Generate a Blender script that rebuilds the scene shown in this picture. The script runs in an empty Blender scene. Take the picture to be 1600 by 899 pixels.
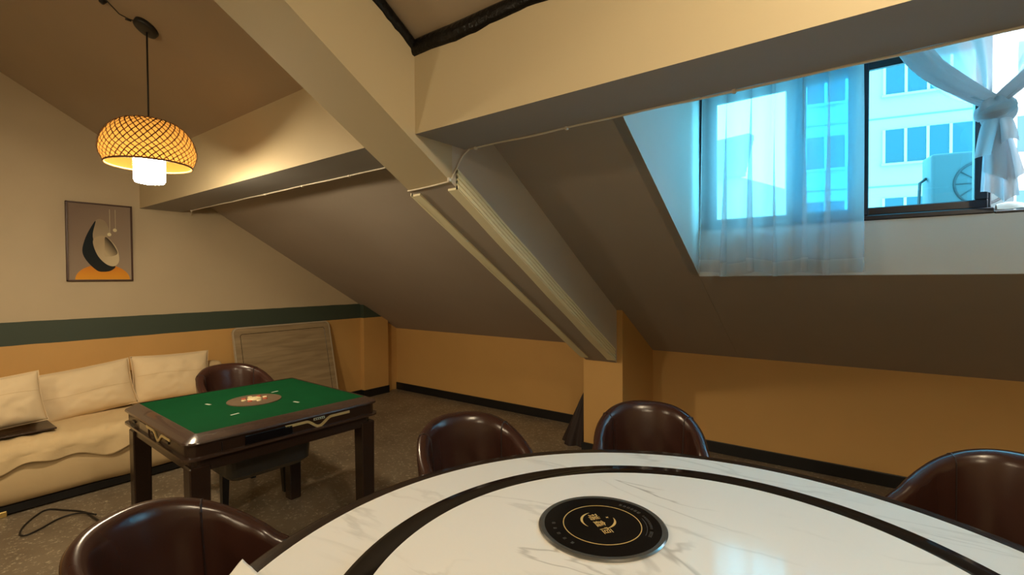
import bpy, bmesh, math, random
from mathutils import Vector, Matrix, noise as mnoise

random.seed(7)
SC = bpy.context.scene
COL = SC.collection
PI = math.pi

# ------------------------------------------------------------------ camera
cam_d = bpy.data.cameras.new('camera'); cam = bpy.data.objects.new('camera', cam_d); COL.objects.link(cam)
yaw, pit, rol = 0.6426, 0.0187, -0.0063
Fv = Vector((-math.sin(yaw)*math.cos(pit), math.cos(yaw)*math.cos(pit), -math.sin(pit)))
Rv = Vector((math.cos(yaw), math.sin(yaw), 0)); Uv = Rv.cross(Fv)
R2 = math.cos(rol)*Rv + math.sin(rol)*Uv; U2 = -math.sin(rol)*Rv + math.cos(rol)*Uv
M = Matrix((R2, U2, -Fv)).transposed().to_4x4(); M.translation = (0, 0, 1.44)
cam.matrix_world = M
cam_d.sensor_width = 36; cam_d.lens = 756.68/1600*36; cam_d.clip_start = 0.02
SC.camera = cam

# ------------------------------------------------------------------ world, exposure
world = bpy.data.worlds.new('overcast_sky'); SC.world = world; world.use_nodes = True
bg = world.node_tree.nodes['Background']
bg.inputs['Color'].default_value = (0.76, 0.90, 1.0, 1); bg.inputs['Strength'].default_value = 9.0
vs = SC.view_settings
vs.view_transform = 'Standard'; vs.look = 'None'; vs.gamma = 1; vs.use_curve_mapping = False
vs.exposure = 0.22
LAMP_POWER = 215.0          # radiance of the frosted lamp cylinders
LAMP_COL = (1.0, 0.81, 0.54, 1)

# ------------------------------------------------------------------ dimensions of the place
XL, XR, YB, YF = -5.016, 3.0, 4.165, -3.2
ZK, SL = 0.7987, 0.6025
def roof(y): return ZK + (YB - y)*SL
YR = -1.0                                   # ridge
BY1, BY2, BZ = 1.415, 1.7245, 2.057         # purlin beam
DX0, DX1, DY0, WY = -0.865, 1.12, 1.6, 3.09 # dormer
SILL, WTOP = 1.446, 2.62

# ------------------------------------------------------------------ materials
MATS = {}
def sRGB(r, g, b):
    f = lambda c: (c/255/12.92) if c/255 <= 0.04045 else ((c/255+0.055)/1.055)**2.4
    return (f(r), f(g), f(b), 1)
def mat(name, col, rough=0.6, metal=0.0, var=0.0, vscale=6.0, bump=0.0, bscale=60.0, spec=0.5, coat=0.0, trans=0.0, emit=None, estr=0.0, stretch=None):
    m = bpy.data.materials.new(name); m.use_nodes = True
    nt = m.node_tree; p = nt.nodes['Principled BSDF']
    if len(col) == 3: col = (*col, 1)
    p.inputs['Base Color'].default_value = col; p.inputs['Roughness'].default_value = rough
    p.inputs['Metallic'].default_value = metal; p.inputs['Specular IOR Level'].default_value = spec
    p.inputs['Coat Weight'].default_value = coat
    p.inputs['Transmission Weight'].default_value = trans
    if emit: p.inputs['Emission Color'].default_value = emit; p.inputs['Emission Strength'].default_value = estr
    tc = nt.nodes.new('ShaderNodeTexCoord'); src = tc.outputs['Object']
    if stretch:
        mp = nt.nodes.new('ShaderNodeMapping'); mp.inputs['Scale'].default_value = stretch
        nt.links.new(src, mp.inputs['Vector']); src = mp.outputs['Vector']
    if var > 0:
        n = nt.nodes.new('ShaderNodeTexNoise'); n.inputs['Scale'].default_value = vscale; n.inputs['Detail'].default_value = 4
        nt.links.new(src, n.inputs['Vector'])
        mx = nt.nodes.new('ShaderNodeMix'); mx.data_type = 'RGBA'
        mx.inputs['A'].default_value = tuple(c*(1-var) for c in col[:3]) + (1,)
        mx.inputs['B'].default_value = tuple(min(1, c*(1+var)) for c in col[:3]) + (1,)
        nt.links.new(n.outputs['Fac'], mx.inputs['Factor']); nt.links.new(mx.outputs['Result'], p.inputs['Base Color'])
    if bump > 0:
        n2 = nt.nodes.new('ShaderNodeTexNoise'); n2.inputs['Scale'].default_value = bscale; n2.inputs['Detail'].default_value = 3
        nt.links.new(src, n2.inputs['Vector'])
        b = nt.nodes.new('ShaderNodeBump'); b.inputs['Strength'].default_value = bump; b.inputs['Distance'].default_value = 0.01
        nt.links.new(n2.outputs['Fac'], b.inputs['Height']); nt.links.new(b.outputs['Normal'], p.inputs['Normal'])
    MATS[name] = m
    return m

CREAM = (0.53, 0.445, 0.285); ORANGE = (0.56, 0.325, 0.105)
mat('cream_paint', CREAM, 0.7, var=0.05, vscale=2.0, bump=0.06, bscale=25)
mat('ceiling_paint', (0.39, 0.305, 0.21), 0.75, var=0.06, vscale=2.0, bump=0.05, bscale=25)
mat('soffit_shade', (0.31, 0.295, 0.28), 0.75, var=0.05, vscale=3.0)  # beam underside: cool shade put into the colour of the same paint
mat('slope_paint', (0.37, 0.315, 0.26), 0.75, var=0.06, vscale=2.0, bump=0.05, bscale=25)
mat('grey_plaster', (0.56, 0.50, 0.42), 0.75, var=0.05, vscale=3.0, bump=0.05, bscale=20)
mat('orange_paint', ORANGE, 0.62, var=0.06, vscale=2.5, bump=0.05, bscale=25)
mat('reveal_paint', (0.72, 0.72, 0.68), 0.7, var=0.03, bump=0.04, bscale=20)
mat('black_base', (0.008, 0.008, 0.009), 0.35)
mat('black_caulk', (0.004, 0.0035, 0.0035), 0.3, bump=0.5, bscale=60, spec=0.25)
mat('leather', (0.042, 0.016, 0.011), 0.25, var=0.25, vscale=5, bump=0.10, bscale=14, spec=0.6)
mat('leather_seam', (0.02, 0.008, 0.006), 0.5)
mat('chair_leg', (0.012, 0.011, 0.012), 0.35)
mat('dark_wood', (0.030, 0.016, 0.011), 0.25, var=0.3, vscale=20, stretch=(1, 12, 12))
mat('rim_wood', (0.055, 0.032, 0.024), 0.25, var=0.2, vscale=30, coat=0.3)
mat('felt', (0.003, 0.066, 0.020), 0.9, spec=0.08, var=0.2, vscale=8, bump=0.1, bscale=300)
mat('gold', (0.72, 0.58, 0.28), 0.35, metal=0.35)
mat('gold_print', (0.62, 0.43, 0.16), 0.4)
mat('black_gloss', (0.006, 0.006, 0.008), 0.06)
mat('table_edge', (0.020, 0.012, 0.009), 0.22)
mat('ring_black', (0.008, 0.007, 0.007), 0.10)
mat('hot_rim', (0.22, 0.23, 0.23), 0.18, metal=0.7)
mat('hot_glass', (0.004, 0.004, 0.005), 0.12)
mat('print_grey', (0.085, 0.078, 0.068), 0.5)
mat('sofa_cloth', (0.60, 0.45, 0.25), 0.85, var=0.08, vscale=5, bump=0.25, bscale=9)
mat('cushion_cloth', (0.72, 0.57, 0.36), 0.85, var=0.06, vscale=5, bump=0.25, bscale=8)
mat('throw_cloth', (0.66, 0.50, 0.28), 0.85, var=0.06, vscale=4, bump=0.5, bscale=12, stretch=(1, 1, 1))
mat('brass_foot', (0.75, 0.55, 0.2), 0.3, metal=0.9)
mat('foam_strip', (0.86, 0.80, 0.55), 0.6, var=0.05)
mat('white_plastic', (0.72, 0.66, 0.55), 0.4)
mat('white_cable', (0.70, 0.64, 0.52), 0.45)
mat('black_cable', (0.012, 0.010, 0.009), 0.5)
mat('paper', (0.80, 0.79, 0.74), 0.8)
mat('alu_edge', (0.62, 0.55, 0.42), 0.35, metal=0.5)
mat('tray_plastic', (0.06, 0.056, 0.05), 0.25)
mat('console', (0.16, 0.11, 0.07), 0.3)
mat('button_red', (0.5, 0.10, 0.05), 0.35)
mat('button_cream', (0.75, 0.62, 0.35), 0.35)
mat('mark_white', (0.5, 0.55, 0.45), 0.5)
mat('frame_dark', (0.06, 0.028, 0.02), 0.35)
mat('window_alu', (0.012, 0.016, 0.028), 0.3, metal=0.2)
mat('facade', (0.42, 0.36, 0.33), 0.8, var=0.04, vscale=0.6)
mat('facade_line', (0.16, 0.18, 0.2), 0.8)
mat('facade_glass', (0.01, 0.06, 0.075), 0.15)
mat('facade_frame', (0.55, 0.60, 0.62), 0.5)
mat('ac_case', (0.035, 0.055, 0.06), 0.5)
mat('ac_dark', (0.012, 0.015, 0.018), 0.6)
mat('tile_roof', (0.30, 0.30, 0.30), 0.8, var=0.15, vscale=3)
mat('louver', (0.05, 0.05, 0.055), 0.5)
mat('concrete', (0.55, 0.54, 0.52), 0.85, var=0.1, vscale=1)
mat('bamboo', (0.13, 0.055, 0.012), 0.55, var=0.25, vscale=40)
mat('canopy_black', (0.012, 0.012, 0.012), 0.45)
mat('brown_bag', (0.020, 0.010, 0.008), 0.7, var=0.2, vscale=10, bump=0.3, bscale=30)

def nodes_of(name):
    m = bpy.data.materials.new(name); m.use_nodes = True; MATS[name] = m
    return m, m.node_tree, m.node_tree.nodes['Principled BSDF'], m.node_tree.nodes['Material Output']

def painted_wall():                               # cream above, green painted stripe, orange below
    m, nt, p, out = nodes_of('left_wall_paint')
    p.inputs['Roughness'].default_value = 0.65
    tc = nt.nodes.new('ShaderNodeTexCoord'); sp = nt.nodes.new('ShaderNodeSeparateXYZ')
    nt.links.new(tc.outputs['Object'], sp.inputs[0])
    nz = nt.nodes.new('ShaderNodeTexNoise'); nz.inputs['Scale'].default_value = 6; nt.links.new(tc.outputs['Object'], nz.inputs['Vector'])
    ma = nt.nodes.new('ShaderNodeMath'); ma.operation = 'MULTIPLY_ADD'; ma.inputs[1].default_value = 0.008
    nt.links.new(nz.outputs['Fac'], ma.inputs[0]); nt.links.new(sp.outputs['Z'], ma.inputs[2])
    g1 = nt.nodes.new('ShaderNodeMath'); g1.operation = 'GREATER_THAN'; g1.inputs[1].default_value = 0.976
    g2 = nt.nodes.new('ShaderNodeMath'); g2.operation = 'GREATER_THAN'; g2.inputs[1].default_value = 1.148
    nt.links.new(ma.outputs[0], g1.inputs[0]); nt.links.new(ma.outputs[0], g2.inputs[0])
    a = nt.nodes.new('ShaderNodeMix'); a.data_type = 'RGBA'; a.inputs['A'].default_value = (*ORANGE, 1); a.inputs['B'].default_value = (0.040, 0.058, 0.040, 1)
    b = nt.nodes.new('ShaderNodeMix'); b.data_type = 'RGBA'; b.inputs['B'].default_value = (0.48, 0.39, 0.26, 1)
    nt.links.new(g1.outputs[0], a.inputs['Factor']); nt.links.new(g2.outputs[0], b.inputs['Factor'])
    nt.links.new(a.outputs['Result'], b.inputs['A'])
    n3 = nt.nodes.new('ShaderNodeTexNoise'); n3.inputs['Scale'].default_value = 2.2; n3.inputs['Detail'].default_value = 4
    nt.links.new(tc.outputs['Object'], n3.inputs['Vector'])
    mr = nt.nodes.new('ShaderNodeMapRange'); mr.inputs['To Min'].default_value = 0.9; mr.inputs['To Max'].default_value = 1.1
    nt.links.new(n3.outputs['Fac'], mr.inputs['Value'])
    mu = nt.nodes.new('ShaderNodeVectorMath'); mu.operation = 'SCALE'
    nt.links.new(b.outputs['Result'], mu.inputs[0]); nt.links.new(mr.outputs['Result'], mu.inputs['Scale'])
    nt.links.new(mu.outputs['Vector'], p.inputs['Base Color'])
painted_wall()

def terrazzo():
    m, nt, p, out = nodes_of('terrazzo')
    tc = nt.nodes.new('ShaderNodeTexCoord')
    n1 = nt.nodes.new('ShaderNodeTexNoise'); n1.inputs['Scale'].default_value = 3; n1.inputs['Detail'].default_value = 5
    v = nt.nodes.new('ShaderNodeTexVoronoi'); v.inputs['Scale'].default_value = 48
    n2 = nt.nodes.new('ShaderNodeTexNoise'); n2.inputs['Scale'].default_value = 55; n2.inputs['Detail'].default_value = 6; n2.inputs['Roughness'].default_value = 0.8
    for n in (n1, v, n2): nt.links.new(tc.outputs['Object'], n.inputs['Vector'])
    r1 = nt.nodes.new('ShaderNodeValToRGB'); r1.color_ramp.elements[0].color = (0.15, 0.117, 0.08, 1); r1.color_ramp.elements[1].color = (0.24, 0.19, 0.13, 1)
    r1.color_ramp.elements[0].position = 0.3; r1.color_ramp.elements[1].position = 0.7
    nt.links.new(n1.outputs['Fac'], r1.inputs['Fac'])
    sp = nt.nodes.new('ShaderNodeSeparateColor'); nt.links.new(v.outputs['Color'], sp.inputs[0])
    gt = nt.nodes.new('ShaderNodeMath'); gt.operation = 'GREATER_THAN'; gt.inputs[1].default_value = 0.70
    nt.links.new(sp.outputs[0], gt.inputs[0])
    g2 = nt.nodes.new('ShaderNodeMapRange'); g2.inputs['From Min'].default_value = 0.50; g2.inputs['From Max'].default_value = 0.72
    nt.links.new(n2.outputs['Fac'], g2.inputs['Value'])
    mm = nt.nodes.new('ShaderNodeMath'); mm.operation = 'MULTIPLY'; nt.links.new(gt.outputs[0], mm.inputs[0]); nt.links.new(g2.outputs['Result'], mm.inputs[1])
    mx = nt.nodes.new('ShaderNodeMix'); mx.data_type = 'RGBA'; mx.inputs['B'].default_value = (0.85, 0.76, 0.56, 1)
    nt.links.new(mm.outputs[0], mx.inputs['Factor']); nt.links.new(r1.outputs['Color'], mx.inputs['A'])
    d2 = nt.nodes.new('ShaderNodeMix'); d2.data_type = 'RGBA'; d2.inputs['B'].default_value = (0.03, 0.022, 0.014, 1)
    lt = nt.nodes.new('ShaderNodeMapRange'); lt.inputs['From Min'].default_value = 0.42; lt.inputs['From Max'].default_value = 0.28; lt.inputs['To Max'].default_value = 0.8
    nt.links.new(n2.outputs['Fac'], lt.inputs['Value']); nt.links.new(lt.outputs['Result'], d2.inputs['Factor']); nt.links.new(mx.outputs['Result'], d2.inputs['A'])
    nt.links.new(d2.outputs['Result'], p.inputs['Base Color']); p.inputs['Roughness'].default_value = 0.42
terrazzo()

def marble():
    m, nt, p, out = nodes_of('marble')
    tc = nt.nodes.new('ShaderNodeTexCoord')
    mp = nt.nodes.new('ShaderNodeMapping'); mp.inputs['Rotation'].default_value = (0, 0, math.radians(-52)); mp.inputs['Scale'].default_value = (1.0, 3.2, 1)
    nt.links.new(tc.outputs['Object'], mp.inputs['Vector'])
    def veins(scale, width, seedoff, strength):
        off = nt.nodes.new('ShaderNodeMapping'); off.inputs['Location'].default_value = (seedoff, seedoff*0.7, 0.3*seedoff); nt.links.new(mp.outputs['Vector'], off.inputs['Vector'])
        n = nt.nodes.new('ShaderNodeTexNoise'); n.inputs['Scale'].default_value = scale; n.inputs['Detail'].default_value = 5; n.inputs['Roughness'].default_value = 0.5; n.inputs['Distortion'].default_value = 0.7
        nt.links.new(off.outputs['Vector'], n.inputs['Vector'])
        s = nt.nodes.new('ShaderNodeMath'); s.operation = 'SUBTRACT'; s.inputs[1].default_value = 0.5; nt.links.new(n.outputs['Fac'], s.inputs[0])
        a = nt.nodes.new('ShaderNodeMath'); a.operation = 'ABSOLUTE'; nt.links.new(s.outputs[0], a.inputs[0])
        r = nt.nodes.new('ShaderNodeMapRange'); r.inputs['From Min'].default_value = width; r.inputs['From Max'].default_value = 0.0; r.inputs['To Max'].default_value = strength
        r.interpolation_type = 'SMOOTHSTEP'; nt.links.new(a.outputs[0], r.inputs['Value'])
        k = nt.nodes.new('ShaderNodeTexNoise'); k.inputs['Scale'].default_value = scale*1.3; k.inputs['Detail'].default_value = 2; nt.links.new(off.outputs['Vector'], k.inputs['Vector'])
        kr = nt.nodes.new('ShaderNodeMapRange'); kr.inputs['From Min'].default_value = 0.46; kr.inputs['From Max'].default_value = 0.62; nt.links.new(k.outputs['Fac'], kr.inputs['Value'])
        mu = nt.nodes.new('ShaderNodeMath'); mu.operation = 'MULTIPLY'; nt.links.new(r.outputs['Result'], mu.inputs[0]); nt.links.new(kr.outputs['Result'], mu.inputs[1])
        return mu.outputs[0]
    v1 = veins(0.85, 0.010, 0.0, 0.8); v2 = veins(1.3, 0.030, 5.3, 0.28)
    mx = nt.nodes.new('ShaderNodeMath'); mx.operation = 'MAXIMUM'; nt.links.new(v1, mx.inputs[0]); nt.links.new(v2, mx.inputs[1])
    c = nt.nodes.new('ShaderNodeMix'); c.data_type = 'RGBA'; c.inputs['A'].default_value = (0.88, 0.87, 0.83, 1); c.inputs['B'].default_value = (0.34, 0.33, 0.30, 1)
    nt.links.new(mx.outputs[0], c.inputs['Factor']); nt.links.new(c.outputs['Result'], p.inputs['Base Color'])
    p.inputs['Roughness'].default_value = 0.11
marble()

def wood_board():
    m, nt, p, out = nodes_of('grey_wood')
    tc = nt.nodes.new('ShaderNodeTexCoord'); mp = nt.nodes.new('ShaderNodeMapping'); mp.inputs['Scale'].default_value = (1, 1.0, 9)
    nt.links.new(tc.outputs['Object'], mp.inputs['Vector'])
    n = nt.nodes.new('ShaderNodeTexNoise'); n.inputs['Scale'].default_value = 2.4; n.inputs['Detail'].default_value = 7; n.inputs['Distortion'].default_value = 0.5
    nt.links.new(mp.outputs['Vector'], n.inputs['Vector'])
    r = nt.nodes.new('ShaderNodeValToRGB'); e = r.color_ramp.elements
    e[0].position = 0.22; e[0].color = (0.20, 0.14, 0.075, 1); e[1].position = 0.72; e[1].color = (0.38, 0.285, 0.165, 1)
    nt.links.new(n.outputs['Fac'], r.inputs['Fac']); nt.links.new(r.outputs['Color'], p.inputs['Base Color']); p.inputs['Roughness'].default_value = 0.5
wood_board()

def tinted_glass(name, col, gloss=0.06):
    m, nt, p, out = nodes_of(name); nt.nodes.remove(p)
    t = nt.nodes.new('ShaderNodeBsdfTransparent'); t.inputs['Color'].default_value = col
    g = nt.nodes.new('ShaderNodeBsdfGlossy'); g.inputs['Roughness'].default_value = 0.02
    mx = nt.nodes.new('ShaderNodeMixShader'); mx.inputs[0].default_value = gloss
    nt.links.new(t.outputs[0], mx.inputs[1]); nt.links.new(g.outputs[0], mx.inputs[2]); nt.links.new(mx.outputs[0], out.inputs['Surface'])
tinted_glass('blue_glass', (0.41, 0.85, 0.98, 1), 0.04)

def sheer(name, transp, col, tl):
    m, nt, p, out = nodes_of(name); nt.nodes.remove(p)
    t = nt.nodes.new('ShaderNodeBsdfTransparent'); t.inputs['Color'].default_value = (1, 1, 1, 1)
    d = nt.nodes.new('ShaderNodeBsdfDiffuse'); d.inputs['Color'].default_value = col
    l = nt.nodes.new('ShaderNodeBsdfTranslucent'); l.inputs['Color'].default_value = col
    a = nt.nodes.new('ShaderNodeMixShader'); a.inputs[0].default_value = tl
    b = nt.nodes.new('ShaderNodeMixShader'); b.inputs[0].default_value = transp
    nt.links.new(d.outputs[0], a.inputs[1]); nt.links.new(l.outputs[0], a.inputs[2])
    nt.links.new(a.outputs[0], b.inputs[1]); nt.links.new(t.outputs[0], b.inputs[2]); nt.links.new(b.outputs[0], out.inputs['Surface'])
sheer('sheer_cloth', 0.46, (0.72, 0.74, 0.76, 1), 0.55)
sheer('sheer_hem', 0.15, (0.66, 0.66, 0.64, 1), 0.4)
sheer('knot_cloth', 0.04, (0.60, 0.64, 0.68, 1), 0.35)
sheer('lamp_liner', 0.0, (0.088, 0.041, 0.0085, 1), 0.5)

def lamp_glow():
    m, nt, p, out = nodes_of('lamp_glow')
    p.inputs['Base Color'].default_value = (0.9, 0.85, 0.75, 1)
    p.inputs['Emission Color'].default_value = LAMP_COL; p.inputs['Emission Strength'].default_value = LAMP_POWER
lamp_glow()

# ------------------------------------------------------------------ mesh helpers
class B:
    """collects geometry for one mesh object"""
    def __init__(s): s.bm = bmesh.new()
    def face(s, pts, mi=0):
        f = s.bm.faces.new([s.bm.verts.new(p) for p in pts]); f.material_index = mi; return s
    def box(s, lo, hi, M=None, bevel=0.0, seg=2, mi=0):
        vs = [s.bm.verts.new((x, y, z)) for x in (lo[0], hi[0]) for y in (lo[1], hi[1]) for z in (lo[2], hi[2])]
        fs = [s.bm.faces.new([vs[i] for i in q]) for q in ((0,1,3,2),(4,6,7,5),(0,4,5,1),(2,3,7,6),(0,2,6,4),(1,5,7,3))]
        for f in fs: f.material_index = mi
        new = vs
        if bevel > 0:
            es = list({e for f in fs for e in f.edges})
            r = bmesh.ops.bevel(s.bm, geom=es, offset=bevel, segments=seg, profile=0.5, affect='EDGES')
            new = list({v for f in r['faces'] for v in f.verts} | {v for v in vs if v.is_valid})
        if M is not None: bmesh.ops.transform(s.bm, matrix=M, verts=[v for v in new if v.is_valid])
        return s
    def prism(s, poly, h0, h1, axis='z', mi=0):
        """polygon (a,b) extruded along axis; axis x: (y,z), y: (x,z), z: (x,y)"""
        def P(a, b, h): return {'x': (h, a, b), 'y': (a, h, b), 'z': (a, b, h)}[axis]
        lo = [s.bm.verts.new(P(a, b, h0)) for a, b in poly]; hi = [s.bm.verts.new(P(a, b, h1)) for a, b in poly]
        n = len(poly)
        for f in [s.bm.faces.new(lo[::-1]), s.bm.faces.new(hi)] + [s.bm.faces.new((lo[i], lo[(i+1) % n], hi[(i+1) % n], hi[i])) for i in range(n)]:
            f.material_index = mi
        return s
    def lathe(s, prof, n=48, c=(0, 0, 0), mi=0, M=None, closed=False):
        rings = []
        for r, z in prof:
            if r < 1e-6: rings.append([s.bm.verts.new((c[0], c[1], c[2]+z))])
            else: rings.append([s.bm.verts.new((c[0]+r*math.cos(2*PI*i/n), c[1]+r*math.sin(2*PI*i/n), c[2]+z)) for i in range(n)])
        pairs = list(zip(rings, rings[1:])) + ([(rings[-1], rings[0])] if closed else [])
        for a, b in pairs:
            for i in range(n):
                j = (i+1) % n
                if len(a) == 1 and len(b) == 1: continue
                if len(a) == 1: f = s.bm.faces.new((a[0], b[i], b[j]))
                elif len(b) == 1: f = s.bm.faces.new((a[i], b[0], a[j]))
                else: f = s.bm.faces.new((a[i], b[i], b[j], a[j]))
                f.material_index = mi
        if M is not None: bmesh.ops.transform(s.bm, matrix=M, verts=[v for r in rings for v in r])
        return s
    def tube(s, path, r, n=8, mi=0):
        pts = [Vector(p) for p in path]; rings = []
        rr = r if hasattr(r, '__len__') else [r]*len(pts)
        up = None
        for i, p in enumerate(pts):
            d = (pts[min(i+1, len(pts)-1)] - pts[max(i-1, 0)]).normalized()
            if up is None: up = Vector((0, 0, 1)) if abs(d.z) < 0.9 else Vector((1, 0, 0))
            a = d.cross(up).normalized(); b = a.cross(d).normalized(); up = b
            rings.append([s.bm.verts.new(p + rr[i]*(math.cos(2*PI*k/n)*a + math.sin(2*PI*k/n)*b)) for k in range(n)])
        for A, Bq in zip(rings, rings[1:]):
            for k in range(n):
                f = s.bm.faces.new((A[k], A[(k+1) % n], Bq[(k+1) % n], Bq[k])); f.material_index = mi
        s.bm.faces.new(rings[0][::-1]); s.bm.faces.new(rings[-1])
        return s
    def grid(s, fn, nu, nv, wrap=False, mi=0):
        g = [[s.bm.verts.new(fn(i/(nu if wrap else nu-1), j/(nv-1))) for j in range(nv)] for i in range(nu)]
        for i in range(nu if wrap else nu-1):
            for j in range(nv-1):
                i2 = (i+1) % nu
                f = s.bm.faces.new((g[i][j], g[i2][j], g[i2][j+1], g[i][j+1])); f.material_index = mi
        return s
    def obj(s, name, m, parent=None, smooth=False, loc=None, rot=None, recalc=True, angle=None):
        if recalc: bmesh.ops.recalc_face_normals(s.bm, faces=s.bm.faces[:])
        me = bpy.data.meshes.new(name); s.bm.to_mesh(me); s.bm.free()
        for k in (m if isinstance(m, (list, tuple)) else [m]): me.materials.append(MATS[k])
        if smooth:
            me.polygons.foreach_set('use_smooth', [True]*len(me.polygons))
            if angle: me.set_sharp_from_angle(angle=angle)
        o = bpy.data.objects.new(name, me); COL.objects.link(o)
        if parent: o.parent = parent
        if loc is not None: o.location = loc
        if rot is not None: o.rotation_euler = rot
        return o

def tag(o, label=None, cat=None, group=None, kind=None):
    if label: o['label'] = label
    if cat: o['category'] = cat
    if group: o['group'] = group
    if kind: o['kind'] = kind
    return o
def struct(b, name, m, label, parent=None, smooth=False):
    o = b.obj(name, m, parent, smooth)
    if parent is None: tag(o, label, None, None, 'structure')
    return o
def thing(name, label, cat, loc=(0, 0, 0), rz=0, group=None):
    o = bpy.data.objects.new(name, None); COL.objects.link(o); o.empty_display_size = 0.1
    o.location = loc; o.rotation_euler = (0, 0, rz)
    return tag(o, label, cat, group)
def copy_tree(o, parent=None):
    c = o.copy(); COL.objects.link(c); c.parent = parent
    for ch in list(o.children): copy_tree(ch, c)
    return c
def rrect(hx, hy, r, n=6):
    pts = []
    for cx, cy, a0 in ((hx-r, hy-r, 0), (-hx+r, hy-r, 90), (-hx+r, -hy+r, 180), (hx-r, -hy+r, 270)):
        for k in range(n+1):
            a = math.radians(a0 + 90*k/n); pts.append((cx+r*math.cos(a), cy+r*math.sin(a)))
    return pts
def sm(a, b, x):
    t = max(0, min(1, (x-a)/(b-a))); return t*t*(3-2*t)

# ================================================================== STRUCTURE
struct(B().box((XL-0.1, YF-0.1, -0.1), (XR+0.1, YB+0.1, 0)), 'floor', 'terrazzo', 'dark speckled terrazzo floor')
# left wall (gable)
struct(B().prism([(YF, 0), (YB, 0), (YB, ZK+0.05), (YR, roof(YR)+0.05), (YF, 2.75)], XL-0.1, XL, 'x'), 'wall_left', 'left_wall_paint', 'gable wall painted cream over a green stripe and orange')
struct(B().prism([(YF, 0), (YB, 0), (YB, ZK+0.05), (YR, roof(YR)+0.05), (YF, 2.75)], XR, XR+0.1, 'x'), 'wall_right', 'cream_paint', 'cream gable wall')
struct(B().box((XL-0.1, YB, 0), (XR+0.1, YB+0.1, ZK+0.06)), 'wall_back', 'orange_paint', 'low orange knee wall under the slope')
struct(B().box((XL-0.1, YF-0.1, 0), (XR+0.1, YF, 2.75)), 'wall_front', 'cream_paint', 'cream wall')
# shallow pilaster at the corner and the pillar that carries the rafter
struct(B().prism([(3.612, 0), (3.975, 0), (3.975, roof(3.975)+0.02), (3.612, roof(3.612)+0.02)], XL, -4.950, 'x'), 'pillar', 'left_wall_paint', 'shallow orange pilaster with green stripe in the corner')
struct(B().prism([(3.52, 0), (YB, 0), (YB, ZK+0.02), (3.52, roof(3.52)+0.02)], -1.907, -1.566, 'x'), 'pillar', 'orange_paint', 'orange pillar under the sloping rafter')
# sloped ceiling in front of the purlin, sloped soffit behind it, with the dormer opening
TH = 0.06
def slope_piece(x0, x1, y0, y1):
    return [(y0, roof(y0)), (y1, roof(y1)), (y1, roof(y1)+TH), (y0, roof(y0)+TH)], x0, x1
def slope(name, m, label, rects):
    b = B()
    for r in rects: b.prism(*slope_piece(*r), 'x')
    return struct(b, name, m, label)
slope('ceiling', 'ceiling_paint', 'tan sloping ceiling above the purlin beam', [(XL-0.05, XR+0.05, YR, 1.57)])
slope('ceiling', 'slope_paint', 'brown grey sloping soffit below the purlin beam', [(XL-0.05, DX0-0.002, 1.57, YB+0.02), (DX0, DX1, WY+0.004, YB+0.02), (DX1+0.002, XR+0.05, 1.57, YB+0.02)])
struct(B().prism([(YF-0.05, 2.72), (YR, roof(YR)), (YR, roof(YR)+TH), (YF-0.05, 2.78)], XL-0.05, XR+0.05, 'x'), 'ceiling', 'cream_paint', 'far slope of the attic ceiling')
# dormer shell
struct(B().prism([(DY0, roof(DY0)), (WY, roof(WY)), (WY+0.09, roof(WY)), (WY+0.09, WTOP), (DY0, roof(DY0)+0.02)], DX0-0.05, DX0, 'x'), 'wall_dormer_left', 'reveal_paint', 'white left cheek of the dormer window')
struct(B().prism([(DY0, roof(DY0)), (WY, roof(WY)), (WY+0.09, roof(WY)), (WY+0.09, WTOP), (DY0, roof(DY0)+0.02)], DX1, DX1+0.05, 'x'), 'wall_dormer_right', 'reveal_paint', 'white right cheek of the dormer window')
struct(B().prism([(DY0-0.02, roof(DY0)), (WY+0.09, WTOP), (WY+0.09, WTOP+0.05), (DY0-0.02, roof(DY0)+0.05)], DX0-0.05, DX1+0.05, 'x'), 'ceiling_dormer', 'reveal_paint', 'white ceiling of the dormer window')
struct(B().prism([(WY, roof(WY)+0.0005), (WY+0.09, roof(WY)+0.0005), (WY+0.09, 1.725), (WY, 1.725)], DX0-0.05, DX1+0.05, 'x'), 'wall_dormer_sill', 'reveal_paint', 'pale wall strip below the dormer window')
# purlin beam (horizontal), two spans either side of the rafter
RX0, RX1 = -1.866, -1.569
for x0, x1, lab in ((XL, RX0+0.02, 'horizontal ceiling beam behind the woven lamp'), (RX1-0.02, XR, 'horizontal ceiling beam in front of the dormer window')):
    b = B().prism([(BY1, BZ), (BY2, BZ), (BY2, roof(BY2)+0.02), (BY1, roof(BY1)+0.02)], x0, x1, 'x')
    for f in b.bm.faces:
        if all(abs(v.co.z-BZ) < 1e-4 for v in f.verts): f.material_index = 1  # underside takes the shade-toned colour
    struct(b, 'beam', ['cream_paint', 'soffit_shade'], lab)
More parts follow.
